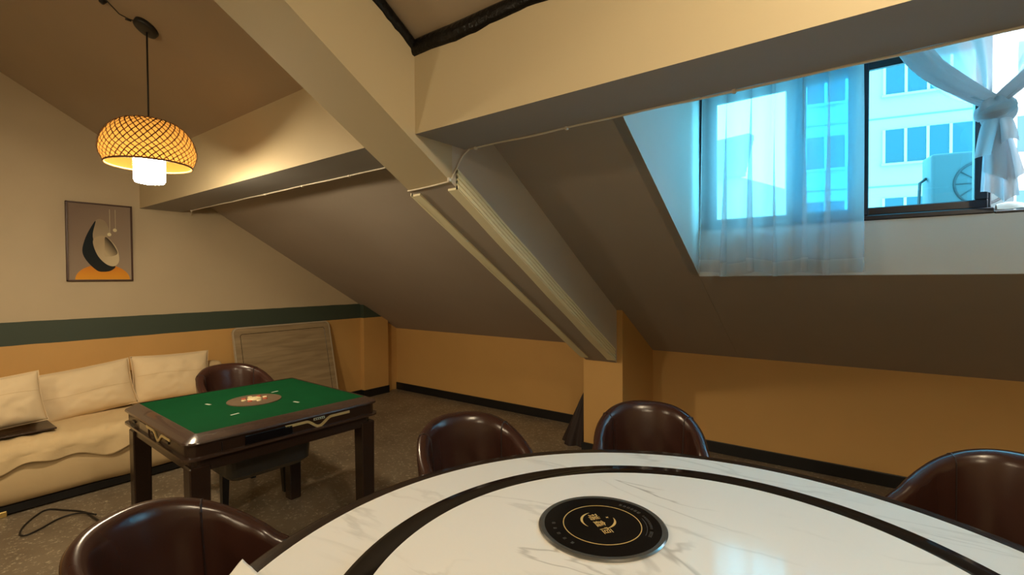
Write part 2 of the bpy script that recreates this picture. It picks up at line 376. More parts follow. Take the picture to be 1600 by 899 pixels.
# rafter beam (runs down the slope to the pillar)
b = B()
ys = [YR, 0.0, 0.75, 1.2, 1.45, 1.64]
def rb(y): return roof(y) - (0.4263 + 0.012*math.sin((y-0.6)*1.6))
def rx(y): return (RX0 - 0.02*sm(1.4, 3.5, y), RX1 - 0.045*sm(1.5, 3.5, y))
def rafter(ylist):
    b = B(); secs = []
    for y in ylist:
        a, c = rx(y); secs.append([b.bm.verts.new(p) for p in ((a, y, rb(y)), (c, y, rb(y)), (c, y, roof(y)+0.02), (a, y, roof(y)+0.02))])
    for p, q in zip(secs, secs[1:]):
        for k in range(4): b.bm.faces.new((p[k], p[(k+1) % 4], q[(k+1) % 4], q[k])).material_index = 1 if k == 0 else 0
    b.bm.faces.new(secs[0]); b.bm.faces.new(secs[-1][::-1])
    return b
struct(rafter(ys), 'beam', ['cream_paint', 'cream_paint'], 'upper part of the sloping rafter beam')
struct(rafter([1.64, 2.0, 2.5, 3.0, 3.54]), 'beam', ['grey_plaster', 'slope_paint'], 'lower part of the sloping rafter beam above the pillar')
# baseboards
BH = 0.092
struct(B().box((XL, YB-0.014, 0), (-1.907, YB, BH), bevel=0.003), 'baseboard_back', 'black_base', 'black baseboard left of the pillar')
struct(B().box((-1.566, YB-0.014, 0), (XR, YB, BH), bevel=0.003), 'baseboard_back', 'black_base', 'black baseboard right of the pillar')
struct(B().box((XL, YF, 0), (XL+0.014, 3.612, BH)), 'baseboard_left', 'black_base', 'black baseboard of the gable wall')
struct(B().box((XL, 3.598, 0), (-4.938, 3.98, BH)), 'baseboard_left', 'black_base', 'black baseboard of the pilaster')
b = B().box((-1.921, 3.506, 0), (-1.552, 3.52, BH)); b.box((-1.921, 3.52, 0), (-1.907, YB, BH)); b.box((-1.566, 3.52, 0), (-1.552, YB, BH))
struct(b, 'baseboard_pillar', 'black_base', 'black baseboard around the pillar')
# rough black caulk strips where ceiling meets rafter and beam
def caulk(p0, p1, w, out, n=60):
    p0, p1 = Vector(p0), Vector(p1); d = (p1-p0).normalized(); out = Vector(out); dn = Vector((0, 0, -1))
    b = B()
    def fn(u, v):
        p = p0.lerp(p1, u); k = mnoise.noise((u*14, v*2, 3.1)); ww = w*(1+0.30*mnoise.noise((u*11, 7.7, 0))+0.12*mnoise.noise((u*41, 2.7, 0)))
        a = v*PI
        return p + dn*(ww*(0.5-0.5*math.cos(a))) + out*(0.004+0.016*math.sin(a)*(1+0.5*k)) if 0 < v < 1 else p + dn*(ww*v)
    b.grid(fn, n, 8); return b
struct(caulk((RX1, 0.2, roof(0.2)-0.004), (RX1, BY1, roof(BY1)-0.004), 0.055, (1, 0, 0)), 'trim_1', 'black_caulk', 'rough black strip along the rafter top', smooth=True)
struct(caulk((RX1, BY1, roof(BY1)-0.004), (1.5, BY1, roof(BY1)-0.004), 0.062, (0, -1, 0), 90), 'trim_2', 'black_caulk', 'rough black strip along the beam top', smooth=True)

# ================================================================== WINDOW
win = tag(thing('window_1', 'dark aluminium sliding dormer window with blue tinted glass', None), kind='structure')
WF = WY + 0.03
FR = 'window_alu'
def bar(name, x0, x1, z0, z1, y0, y1, parent):
    return B().box((x0, y0, z0), (x1, y1, z1), bevel=0.004, seg=1).obj(name, FR, parent)
# outer frame
bar('frame_rail', DX0, 0.435, 1.725, 1.752, WY-0.008, WY+0.09, win)
bar('frame_rail', 0.435, DX1, 1.722, 1.735, WY-0.004, WY+0.09, win)
bar('frame_rail', DX0, DX1, 2.56, WTOP, WY-0.005, WY+0.09, win)
bar('frame_stile', DX0, DX0+0.035, 1.752, 2.56, WY-0.005, WY+0.09, win)
bar('frame_stile', DX1-0.035, DX1, 1.735, 2.56, WY-0.005, WY+0.09, win)
def sash(x0, x1, y0, stile=0.045):
    s = bar('sash_rail', x0, x1, 1.752, 1.792, y0, y0+0.03, win)
    bar('sash_top', x0, x1, 2.495, 2.56, y0, y0+0.03, s)
    bar('sash_stile', x0, x0+stile, 1.792, 2.495, y0, y0+0.03, s)
    bar('sash_stile', x1-stile, x1, 1.792, 2.495, y0, y0+0.03, s)
    g = B().box((x0+stile-0.004, y0+0.012, 1.788), (x1-stile+0.004, y0+0.017, 2.5)).obj('glass_pane', 'blue_glass', s)
sash(DX0+0.035, -0.355, WY+0.045, 0.05)
sash(-0.400, -0.028, WY+0.045, 0.09)
sash(-0.36, 0.416, WY+0.006, 0.047)
sash(0.70, DX1-0.035, WY+0.045, 0.05)  # unseen tinted sash, added to cut the white daylight on the left cheek
bar('frame_stile', -0.06, -0.028, 1.752, 2.56, WY-0.006, WY+0.02, win)
bar('sash_stile', 0.369, 0.430, 1.752, 2.56, WY+0.036, WY+0.08, win)

# ================================================================== CURTAINS
def pleated(x0, x1, z0, z1, y, folds, amp, n=220, nv=26, seed=0.0):
    def fn(u, v):
        z = z1 + (z0-z1)*v
        uu = u + 0.012*math.sin(u*17+seed) + 0.006*math.sin(u*31+v*1.5+seed)
        ph = uu*folds*2*PI
        k = abs(math.sin(ph*0.5))**0.55                       # wide panels separated by sharp tucks
        w = amp*(0.7+0.5*v)*math.cos(ph) + 0.010*math.sin(ph*1.9+2*v+seed) + 0.006*math.sin(u*60+seed+3*v)
        x = x0 + (x1-x0)*u - 0.034*math.sin(ph)*(0.75+0.25*v) + 0.007*math.sin(2*ph+3*v) + 0.008*math.sin(3*v+u*9)*v
        zz = z + (0.010*math.sin(ph*0.5+1.1)+0.006*math.sin(u*23))*v
        return (x, y - w, zz)
    return fn
cl = thing('curtain', 'sheer white curtain hanging straight over the left window panes', 'curtain')
fn = pleated(-0.805, -0.055, 1.458, 2.585, 2.965, 6.0, 0.050)
zsplit = 0.935
B().grid(lambda u, v: fn(u, v*zsplit), 220, 26).obj('panel', 'sheer_cloth', cl, True, recalc=False)
B().grid(lambda u, v: fn(u, zsplit+v*(1-zsplit)), 220, 5).obj('hem', 'sheer_hem', cl, True, recalc=False)
B().tube([(-0.85, 2.965, 2.585), (-0.03, 2.965, 2.585)], 0.008).obj('heading_rod', 'white_plastic', cl, True)

cr = thing('curtain', 'sheer white curtain tied in a knot beside the open window', 'curtain')
KX, KY, KZ = 0.408, 2.92, 2.165
def swag(u, v):
    top = 0.075 + 0.94*u
    e = 1 - (1-v)**1.15
    # cloth bunches into a left and a right rope with a flat sheer web between
    c = 2*u-1; bunch = math.copysign(abs(c)**0.45, c)
    gather = 0.5+0.5*bunch
    tx = top*(1-sm(0, 1, v)*0.0)
    kx = KX + (gather-0.5)*0.075
    w = v**1.0
    lx = top + (kx-top)*w
    mid = 1-abs(c)
    lx = lx + mid*0.10*math.sin(v*PI)*(0.6-u)
    z = 2.575 + (KZ+0.02-2.575)*v - 0.10*math.sin(v*PI)*abs(c)**2*(1 if u < 0.5 else 0.6)
    yy = KY + 0.03*(1-v) + 0.022*math.sin(u*2*PI*7+v*2)*(0.35+0.5*v) - 0.03*v*abs(c) + 0.006*math.sin(u*70)
    return (lx, yy, z)
B().grid(swag, 160, 36).obj('swag', 'sheer_cloth', cr, True, recalc=False)
# thick rolled edges of the swag
def rope(pts, r0, r1, seed):
    n = 30; path = []; rad = []
    P = [Vector(p) for p in pts]
    for i in range(n):
        t = i/(n-1); a = (1-t)**2*P[0] + 2*t*(1-t)*P[1] + t*t*P[2]
        path.append(a); rad.append(1.0)
    b = B()
    def fn(u, v):
        i = min(n-2, int(v*(n-1))); f = v*(n-1)-i; p = path[i].lerp(path[i+1], f)
        d = (path[i+1]-path[i]).normalized(); a = d.cross(Vector((0, 1, 0))).normalized()
        r = r0+(r1-r0)*v; ang = u*2*PI
        r *= 1 + 0.16*math.sin(ang*4+seed+v*3) + 0.08*math.sin(ang*7-v*5)
        return p + a*(r*math.cos(ang)) + Vector((0, 1, 0))*(0.6*r*math.sin(ang))
    b.grid(fn, 40, 24, wrap=True); return b
rope([(0.13, 2.93, 2.50), (0.23, 2.90, 2.31), (0.395, 2.90, 2.185)], 0.050, 0.028, 0.3).obj('rolled_edge', 'knot_cloth', cr, True)
rope([(0.86, 2.93, 2.56), (0.60, 2.90, 2.37), (0.425, 2.90, 2.19)], 0.045, 0.026, 1.9).obj('rolled_edge', 'knot_cloth', cr, True)
# knot: lump with a wrapping band
def knot(u, v):
    th, ph = u*2*PI, (v-0.5)*PI
    r = 1 + 0.13*math.sin(3*th+4*v) + 0.10*math.sin(5*th-7*v)
    return (KX+0.056*r*math.cos(ph)*math.cos(th), KY-0.02+0.045*r*math.cos(ph)*math.sin(th), KZ-0.035+0.066*r*math.sin(ph))
B().grid(knot, 40, 18, wrap=True).obj('knot', 'knot_cloth', cr, True)
def band(u, v):
    a = u*2*PI; b_ = v*2*PI
    R, r = 0.050, 0.018*(1+0.2*math.sin(a*3))
    return (KX+(R+r*math.cos(b_))*math.cos(a), KY-0.02+(R*0.85+r*math.cos(b_))*math.sin(a), KZ-0.02+r*1.6*math.sin(b_)+0.022*math.sin(a+0.6))
B().grid(band, 36, 10, wrap=True).obj('knot_band', 'knot_cloth', cr, True)
# hanging tail in ruffled tiers
def tail(z0, z1, w0, w1, yo, seed, nfold, xo):
    def fn(u, v):
        c = 2*u-1; w = w0+(w1-w0)*v**0.7
        x = KX + xo*v + c*w + 0.010*math.sin(u*nfold*2*PI+seed)
        y = KY-0.02+yo - 0.028*(0.5+v)*math.cos(u*nfold*2*PI+seed+v) - 0.02*(1-c*c)
        z = z0+(z1-z0)*v + (0.020*math.sin(u*nfold*PI+seed) - 0.02*c*math.sin(seed))*v
        return (x, y, z)
    return B().grid(fn, 60, 16)
tail(KZ-0.085, 1.778, 0.035, 0.060, 0.012, 0.7, 2.0, 0.012).obj('tail', 'knot_cloth', cr, True, recalc=False)
tail(KZ-0.075, 1.86, 0.034, 0.066, -0.012, 2.2, 1.5, 0.025).obj('tail', 'knot_cloth', cr, True, recalc=False)
tail(KZ-0.07, 1.97, 0.034, 0.062, -0.034, 4.0, 1.5, 0.0).obj('tail', 'knot_cloth', cr, True, recalc=False)
B().tube([(0.05, 2.945, 2.575), (1.06, 2.945, 2.575)], 0.008).obj('heading_rod', 'white_plastic', cr, True)
# white rag on the open window's sill
def rag(u, v):
    return (0.445+0.5*u, WY+0.005+0.06*v, 1.742+0.035*math.sin(v*PI)*(0.7+0.3*math.sin(u*19))+0.012*mnoise.noise((u*6, v*2, 1)))
o = B().grid(rag, 40, 10).obj('sill_cloth', 'paper', None, True); tag(o, 'white crumpled cloth lying on the sill of the open window', 'cloth')

# ================================================================== OUTSIDE
fd = Vector((0.9757, 0.2193, 0)); fnv = Vector((0.2193, -0.9757, 0))   # along facade, towards us
SC_F = 3.5
P0 = Vector((0, 0, 1.44)) + (Vector((-0.054, 7.751, 3.421))-Vector((0, 0, 1.44)))*SC_F
FM = Matrix((fd, -fnv, Vector((0, 0, 1)))).transposed().to_4x4(); FM.translation = (P0.x, P0.y, 0)
def fz(z): return 1.44 + (z-1.44)*SC_F
bld = thing('apartment_building', 'pale apartment block seen through the dormer window', 'building')
bld.matrix_world = FM
x0f, x1f = -0.80*SC_F, 3.2*SC_F
B().box((x0f, 0, -10), (x1f, 6, fz(5.3))).obj('wall', 'facade', bld)
for zz in (4.30, 3.44, 2.578, 1.72, 0.86):
    B().box((x0f, -0.03, fz(zz)-0.03), (x1f, 0.02, fz(zz)+0.03)).obj('floor_line', 'facade_line', bld)
for row in range(-2, 3):
    zb, zt = fz(2.862+0.86*row), fz(3.285+0.86*row)
    for a, c in ((-0.72, -0.26), (0.137, 1.02), (1.38, 2.2)):
        xa, xc = a*SC_F, c*SC_F
        w = B().box((xa, -0.05, zb), (xc, 0.02, zt)).obj('window', 'facade_glass', bld)
        npan = max(2, round((xc-xa)/0.75))
        for k in range(npan+1):
            xx = xa + (xc-xa)*k/npan
            B().box((xx-0.05, -0.09, zb), (xx+0.05, 0.0, zt)).obj('mullion', 'facade_frame', w)
        B().box((xa-0.1, -0.16, zb-0.1), (xc+0.1, 0.02, zb)).obj('sill', 'facade', w)
# outdoor air-conditioner on a ledge of the neighbouring roof
ledge = B().box((-1.2, 7.1, -0.5), (3.2, 9.0, 2.02), bevel=0.02).obj('roof_ledge', 'concrete'); tag(ledge, 'pale concrete roof ledge below the air conditioner outside', 'ledge')
ac = thing('air_conditioner', 'grey outdoor air conditioner unit standing on the ledge outside', 'air conditioner', (0.86, 7.35, 2.02), math.radians(14))
B().box((-0.36, 0, 0.05), (0.36, 0.3, 0.80), bevel=0.035, seg=3).obj('case', 'ac_case', ac, True, angle=0.7)
fan = B().lathe([(0.25, -0.004), (0.25, 0.012), (0.232, 0.018), (0.225, 0.0)], 40, M=Matrix.Translation((0.08, 0, 0.44))@Matrix.Rotation(PI/2, 4, 'X')).obj('fan_ring', 'ac_dark', ac, True)
for k in range(5):
    a = k*PI/5
    B().tube([(0.08-0.23*math.cos(a), -0.012, 0.44-0.23*math.sin(a)), (0.08+0.23*math.cos(a), -0.012, 0.44+0.23*math.sin(a))], 0.005).obj('guard_bar', 'ac_dark', fan)
for sx in (-0.25, 0.25): B().box((sx-0.03, 0.0, 0), (sx+0.03, 0.3, 0.06)).obj('foot', 'ac_dark', ac)
B().tube([(-0.36, 0.15, 0.55), (-0.42, 0.15, 0.5), (-0.43, 0.15, 0.2), (-0.40, 0.15, 0.0)], 0.016).obj('pipe', 'ac_dark', ac, True)
# low house with tiled roof, far left pane
hs = thing('tiled_house', 'low house with grey tiled roof behind the straight curtain', 'house', (-5.4, 22, 0), math.radians(-14))
B().box((-2.0, 0, -12), (0.9, 5, 5.6)).obj('wall', 'facade', hs)
for k in range(9):
    t0 = k/9; B().box((-2.2+0.9*t0, -0.3+1.6*t0, 5.6+2.0*t0), (1.1-0.35*t0, 0.2+1.6*t0, 5.6+2.0*t0+0.26), bevel=0.03, seg=1).obj('tile_course', 'tile_roof', hs)
# dark louvred vent close outside the open sash
lv = thing('louvred_vent', 'dark louvred vent box standing outside the open window', 'vent', (1.62, 7.6, 2.02))
B().box((-0.22, 0.02, 0), (0.75, 0.5, 0.92)).obj('case', 'louver', lv)
for k in range(11): B().box((-0.22, -0.02, 0.02+0.082*k), (0.75, 0.03, 0.045+0.082*k), M=None).obj('slat', 'ac_case', lv)

# ================================================================== WHITE CABLE ALONG THE BEAM
cab = thing('ceiling_cable', 'thin white cable clipped along the rear edge of the horizontal beam', 'cable')
ye, zc = BY2+0.003, BZ-0.003
def wob(pts, amp=0.004, n=10):
    out = []
    for a, b_ in zip(pts, pts[1:]):
        a, b_ = Vector(a), Vector(b_)
        for k in range(n):
            t = k/n; p = a.lerp(b_, t); p.z += amp*mnoise.noise((p.x*5, p.y*5, 2.2)); out.append(p)
    out.append(Vector(pts[-1])); return out
xa, xb = rx(1.6)
c_left = [(XL+0.01, 1.80, 2.035), (-4.80, ye, zc), (-3.5, ye, zc), (-2.49, ye, zc), (RX0-0.004, ye, zc)]
B().tube(wob(c_left), 0.0045, 6).obj('cable_run', 'white_cable', cab, True)
c_mid = [(RX0-0.004, ye, zc), (xa-0.006, 1.66, rb(1.66)+0.03), (xa-0.004, 1.637, rb(1.637)-0.003), (xa+0.02, 1.635, rb(1.635)-0.005), ((xa+xb)/2, 1.628, rb(1.628)-0.006), (xb+0.002, 1.622, rb(1.622)-0.005), (xb+0.006, 1.63, rb(1.63)+0.015), (RX1+0.006, ye-0.02, zc-0.03), (RX1+0.03, ye, zc)]
B().tube(wob(c_mid, 0.002), 0.0042, 6).obj('cable_run', 'white_cable', cab, True)
c_right = [(RX1+0.03, ye, zc), (-1.0, ye, zc), (-0.37, ye, zc), (0.4, ye, zc), (1.4, ye, zc)]
B().tube(wob(c_right), 0.0045, 6).obj('cable_run', 'white_cable', cab, True)
for (x, y, z) in [(-4.80, ye, zc), (-3.5, ye, zc), (-3.0, ye, zc), (-2.49, ye, zc), (-1.50, ye, zc), (-1.01, ye, zc), (-0.374, ye, zc), (0.40, ye, zc), (xb+0.006, 1.612, rb(1.612)-0.004)]:
    B().box((x-0.006, y-0.008, z-0.009), (x+0.006, y+0.008, z+0.009), bevel=0.003).obj('clip', 'white_plastic', cab)

# ================================================================== FOAM CORNER GUARDS ON THE RAFTER
def guard(side, label):
    g = thing('corner_guard', label, 'guard', group='foam corner guards on the rafter')
    y0, y1 = 1.665, 3.46
    n = 24
    def section(y):
        xa, xb = rx(y); xe = xb if side > 0 else xa; z = rb(y)
        return xe, z
    def strip(o0, o1, t, horiz):
        b = B()
        secs = []
        for k in range(n+1):
            y = y0+(y1-y0)*k/n; xe, z = section(y); s = side
            wv = 0.002*math.sin(k*0.9)
            if horiz: pts = [(xe-s*o0, z), (xe-s*o1, z), (xe-s*o1, z-t+wv), (xe-s*o0, z-t+wv)]
            else: pts = [(xe, z+o0), (xe, z+o1), (xe+s*(t+wv), z+o1), (xe+s*(t+wv), z+o0)]
            secs.append([b.bm.verts.new((p[0], y, p[1])) for p in pts])
        for p, q in zip(secs, secs[1:]):
            for k in range(4): b.bm.faces.new((p[k], p[(k+1) % 4], q[(k+1) % 4], q[k]))
        b.bm.faces.new(secs[0]); b.bm.faces.new(secs[-1][::-1])
        return b
    strip(-0.012, 0.052, 0.010, True).obj('bottom_flange', 'foam_strip', g)
    strip(-0.010, 0.088, 0.010, False).obj('side_flange', 'foam_strip', g)
    for k in range(4): strip(-0.006+0.024*k, 0.008+0.024*k, 0.018, False).obj('rib', 'foam_strip', g)
guard(1, 'ribbed cream foam guard on the window side edge of the rafter')
guard(-1, 'ribbed cream foam guard on the sofa side edge of the rafter')

# ================================================================== PENDANT LAMPS
def pendant(label, x, y, z_rim, z_ceil, tilt):
    t = thing('pendant_lamp', label, 'lamp', (x, y, z_rim), 0, 'woven bamboo pendant lamps')
    H_, R0 = 0.235, 0.262
    prof = []
    def rz(v):                                   # v 0 bottom rim .. 1 crown
        a = v*PI*0.5
        if v < 0.28: q = v/0.28; return (0.187+0.024*math.sin(q*PI/2), 0.07*q*1.0)
        q = (v-0.28)/0.72; a = q*PI/2
        return (0.211*(math.cos(a)**0.62 if q < 1 else 0.0)*1.0, 0.07+(H_-0.07)*math.sin(a)**1.15)
    vmax = 0.965
    def P(ang, v, off=0.0):
        r, z = rz(v); r += off; return Vector((r*math.cos(ang), r*math.sin(ang), z+off*0.5))
    lin = B().grid(lambda u, v: P(u*2*PI, v*vmax, -0.004), 72, 28, wrap=True).obj('shade_lining', 'lamp_liner', t, True, recalc=False)
    b = B(); N = 40; twist = 1.35
    for s in (1, -1):
        for k in range(N):
            a0 = 2*PI*k/N; L = []; Rr = []
            for j in range(23):
                v = j/22*vmax; r, z = rz(v); a = a0 + s*twist*v; w = 0.0034/max(r, 0.03)
                off = 0.002 + (0.0015 if (j+k) % 2 else 0.0)*s
                L.append(b.bm.verts.new(P(a-w, v, off))); Rr.append(b.bm.verts.new(P(a+w, v, off)))
            for j in range(22): b.bm.faces.new((L[j], Rr[j], Rr[j+1], L[j+1]))
    w = b.obj('shade_weave', 'bamboo', t, True, recalc=False); w['kind'] = 'stuff'
    B().lathe([(0.187+0.005*math.cos(a), 0.005*math.sin(a)) for a in [2*PI*i/8 for i in range(8)]], 72, closed=True).obj('rim_hoop', 'bamboo', t, True)
    B().lathe([(0.0, H_+0.006), (0.05, H_+0.004), (0.052, H_-0.004), (0.0, H_-0.006)], 32).obj('crown_cap', 'bamboo', t, True)
    B().lathe([(0.0, -0.094), (0.048, -0.094), (0.062, -0.091), (0.068, -0.080), (0.069, -0.02), (0.069, 0.06), (0.06, 0.075), (0.0, 0.075)], 40).obj('diffuser', 'lamp_glow', t, True)
    B().lathe([(0.0, 0.075), (0.03, 0.075), (0.03, 0.15), (0.012, 0.17), (0.0, 0.17)], 20).obj('lamp_holder', 'canopy_black', t, True)
    h = z_ceil - z_rim
    B().tube([(0, 0, 0.16), (0, 0, h-0.01)], 0.0042, 8).obj('cord', 'canopy_black', t, True)
    Mx = Matrix.Translation((0, 0, h))@Matrix.Rotation(tilt, 4, 'X')
    B().lathe([(0.0, -0.026), (0.043, -0.024), (0.056, -0.019), (0.058, 0.0), (0.0, 0.0)], 40, M=Mx).obj('ceiling_canopy', 'canopy_black', t, True)
    return t
tiltr = -math.atan(SL)
pendant('round woven bamboo pendant lamp hanging over the mahjong table', -3.045, 0.905, 2.045, roof(0.905), tiltr)
pendant('round woven bamboo pendant lamp hanging over the round table', 0.42, 0.50, 2.62, roof(0.50), tiltr)
pendant('unseen woven bamboo pendant added as fill light at the far end of the attic', -2.2, -1.7, 2.45, 3.61, math.atan(0.59))  # unseen lamp, added behind the camera as frontal fill
pendant('unseen woven bamboo pendant added as fill light behind the round table', 1.1, -1.7, 2.45, 3.61, math.atan(0.59))  # second added fill lamp, also out of view
# supply wire on the ceiling with a knotted joint and a small ceiling eye
lw = thing('lamp_wire', 'thin dark wire running across the ceiling to the pendant lamp', 'wire')
def onroof(x, y, d=0.006): return Vector((x, y, roof(y)-d))
B().tube([onroof(-3.13, 0.70), onroof(-3.085, 0.752, 0.012), onroof(-3.080, 0.80, 0.03), onroof(-3.065, 0.835, 0.024), onroof(-3.05, 0.865, 0.012)], 0.003, 6).obj('wire_run', 'black_cable', lw, True)
B().tube([onroof(-3.078, 0.826, 0.03), onroof(-3.05, 0.838, 0.034)], 0.005, 6).obj('wire_joint', 'black_cable', lw, True)
B().lathe([(0.0, -0.02), (0.012, -0.02), (0.016, 0.0), (0.0, 0.0)], 16, M=Matrix.Translation(onroof(-3.12, 0.748, 0.0))@Matrix.Rotation(tiltr, 4, 'X')).obj('ceiling_eye', 'black_cable', lw, True)

# ================================================================== PICTURE ON THE LEFT WALL
pic = thing('framed_picture', 'dark framed abstract print of a split egg shape on the gable wall', 'picture', (XL, 1.145, 1.752))
pw, ph = 0.21, 0.312
for nm, lo, hi in (('frame_bar', (0, -pw, ph-0.011), (0.026, pw, ph)), ('frame_bar', (0, -pw, -ph), (0.026, pw, -ph+0.011)), ('frame_bar', (0, -pw, -ph), (0.026, -pw+0.011, ph)), ('frame_bar', (0, pw-0.011, -ph), (0.026, pw, ph))):
    B().box(lo, hi, bevel=0.002, seg=1).obj(nm, 'frame_dark', pic)
def print_mat(name, ca, cb, p0, p1):
    m, nt, p, out = nodes_of(name)
    tc = nt.nodes.new('ShaderNodeTexCoord'); sub = nt.nodes.new('ShaderNodeVectorMath'); sub.operation = 'SUBTRACT'; sub.inputs[1].default_value = (0, *p0)
    d = Vector((0, p1[0]-p0[0], p1[1]-p0[1])); l2 = d.length_squared
    dt = nt.nodes.new('ShaderNodeVectorMath'); dt.operation = 'DOT_PRODUCT'; dt.inputs[1].default_value = tuple(d/l2)
    nt.links.new(tc.outputs['Object'], sub.inputs[0]); nt.links.new(sub.outputs['Vector'], dt.inputs[0])
    r = nt.nodes.new('ShaderNodeValToRGB'); r.color_ramp.elements[0].color = (*ca, 1); r.color_ramp.elements[1].color = (*cb, 1)
    nt.links.new(dt.outputs['Value'], r.inputs['Fac']); nt.links.new(r.outputs['Color'], p.inputs['Base Color']); p.inputs['Roughness'].default_value = 0.6; p.inputs['Specular IOR Level'].default_value = 0.15
print_mat('print_back', (0.21, 0.15, 0.115), (0.34, 0.265, 0.19), (-0.2, 0.2), (0.25, -0.25))
print_mat('print_orange', (0.62, 0.22, 0.025), (0.75, 0.33, 0.03), (0, -0.2), (0, -0.3))
print_mat('print_black', (0.008, 0.013, 0.017), (0.016, 0.018, 0.018), (-0.1, 0), (0.05, -0.1))
print_mat('print_shell', (0.30, 0.235, 0.155), (0.48, 0.39, 0.26), (0.0, 0.15), (0.03, -0.1))
print_mat('print_bowl', (0.50, 0.40, 0.25), (0.035, 0.025, 0.018), (0.03, -0.075), (0.092, -0.03))
print_mat('print_lip', (0.44, 0.34, 0.21), (0.58, 0.48, 0.31), (0, 0), (0.1, -0.1))
print_mat('print_bead', (0.85, 0.78, 0.5), (0.6, 0.5, 0.3), (0, 0.1), (0.1, 0.05))
B().box((0.004, -pw+0.011, -ph+0.011), (0.012, pw-0.011, ph-0.011)).obj('print_sheet', 'print_back', pic)
def art(name, m, pts, x):
    b = B(); b.face([(x, p[0], p[1]) for p in pts]); return b.obj(name, m, pic, recalc=False)
def pxy(u, v): return ((u-390)/640*0.42, (465-v)/740*0.62)      # picture-local layout measured on the print
def smooth_poly(pts, n=8):
    out = []; N = len(pts)
    for i in range(N):
        p0, p1, p2, p3 = (Vector((*pts[(i+k-1) % N], 0)) for k in range(4))
        for j in range(n):
            t = j/n; q = 0.5*((2*p1)+(-p0+p2)*t+(2*p0-5*p1+4*p2-p3)*t*t+(-p0+3*p1-3*p2+p3)*t**3); out.append((q.x, q.y))
    return out
art('print_mound', 'print_orange', [pxy(*q) for q in ([(412+265*math.cos(a), 822-145*math.sin(a)) for a in [PI*i/24 for i in range(25)]])], 0.0124)
art('print_back_shell', 'print_shell', [pxy(*q) for q in smooth_poly([(318, 330), (345, 262), (385, 240), (440, 262), (478, 340), (470, 400), (400, 430), (325, 470)])], 0.0127)
art('print_dark_shell', 'print_black', [pxy(*q) for q in smooth_poly([(348, 262), (290, 345), (240, 450), (218, 560), (260, 650), (350, 735), (420, 748), (490, 735), (530, 690), (420, 640), (350, 520), (318, 400)])], 0.0130)
art('print_bowl_lip', 'print_lip', [pxy(*q) for q in smooth_poly([(318, 470), (350, 415), (430, 402), (500, 450), (555, 530), (570, 640), (520, 692), (440, 672), (360, 590)])], 0.0133)
art('print_bowl_shadow', 'print_bowl', [pxy(*q) for q in smooth_poly([(436, 412), (490, 450), (545, 530), (553, 570), (520, 590), (460, 600), (425, 590), (430, 500)])], 0.0136)
for cx, cy in ((478, 385), (534, 340)):
    art('print_bead', 'print_bead', [pxy(cx+20*math.cos(a), cy+17*math.sin(a)) for a in [2*PI*i/20 for i in range(20)]], 0.0136)
    art('print_string', 'print_bead', [pxy(cx+6-1.2, cy), pxy(cx+6+1.2, cy), pxy(cx+6+1.2, 140), pxy(cx+6-1.2, 140)], 0.0135)

# ================================================================== SOFA
sofa = thing('sofa', 'low cream fabric sofa along the gable wall', 'sofa')
SX0, SX1, SY0, SY1 = -4.975, -4.215, -0.55, 1.98
B().box((SX0+0.03, SY0+0.03, 0.012), (SX1-0.035, SY1-0.03, 0.06)).obj('plinth', 'black_base', sofa)
for yy in (-0.4, 0.475, 1.9):
    for xx in (SX1-0.05, SX0+0.08): B().box((xx-0.025, yy-0.02, 0.0), (xx+0.025, yy+0.02, 0.035), bevel=0.004).obj('foot', 'brass_foot', sofa)
def sofa_seat(u, v):
    # rounded section swept along y; u around the section, v along the length
    a = u*2*PI
    hx, hz = (SX1-SX0)/2, 0.199
    ex = 2/5.0
    cx, sx = math.cos(a), math.sin(a)
    x = (SX0+SX1)/2 + hx*math.copysign(abs(cx)**ex, cx); z = 0.237 + hz*math.copysign(abs(sx)**ex, sx)
    yy = SY0 + (SY1-SY0)*v
    if x > -4.35: x += 0.014*mnoise.noise((yy*3, z*7, 1.0))
    z += 0.008*mnoise.noise((yy*4, x*4, 5.0))
    return (x, yy, z)
b = B().grid(sofa_seat, 64, 60, wrap=True)
for yy in (0, 1):
    b.face([sofa_seat(i/64, yy) for i in range(64)])
b.obj('seat_base', 'sofa_cloth', sofa, True, angle=0.9)
B().box((SX0, SY0, 0.2), (SX0+0.16, SY1, 0.70), bevel=0.05, seg=4).obj('backrest', 'sofa_cloth', sofa, True)
def throw(u, v):
    # v: 0 at the back of the seat, 1 at the hanging hem; u along the sofa
    yy = -0.50 + 2.25*u
    hem = 0.295 + 0.022*math.sin(yy*11) + 0.016*math.sin(yy*23+1) + 0.012*math.sin(yy*5)
    if v < 0.62:
        q = v/0.62; x = -4.80 + (-4.275+4.80)*q; z = 0.446 + 0.012*mnoise.noise((x*6, yy*6, 2)) - 0.010*q
        z += 0.006*math.sin(yy*60 + x*25 + 4*mnoise.noise((yy*3, x*3, 0)))*sm(0.2, 0.8, q)*0.6
    elif v < 0.8:
        q = (v-0.62)/0.18; a = q*PI/2; x = -4.275+0.075*math.sin(a); z = 0.436-0.07*(1-math.cos(a))
        z += 0.004*math.sin(yy*60+x*25)
    else:
        q = (v-0.8)/0.2; x = -4.200 + 0.006*math.sin(yy*30+q) + 0.008*q*math.sin(yy*11+1.5); z = 0.366+(hem-0.366)*q
    return (x, yy, z)
b = B().grid(throw, 240, 48)
th = b.obj('throw', 'throw_cloth', sofa, True)
md = th.modifiers.new('thick', 'SOLIDIFY'); md.thickness = 0.010; md.offset = 1

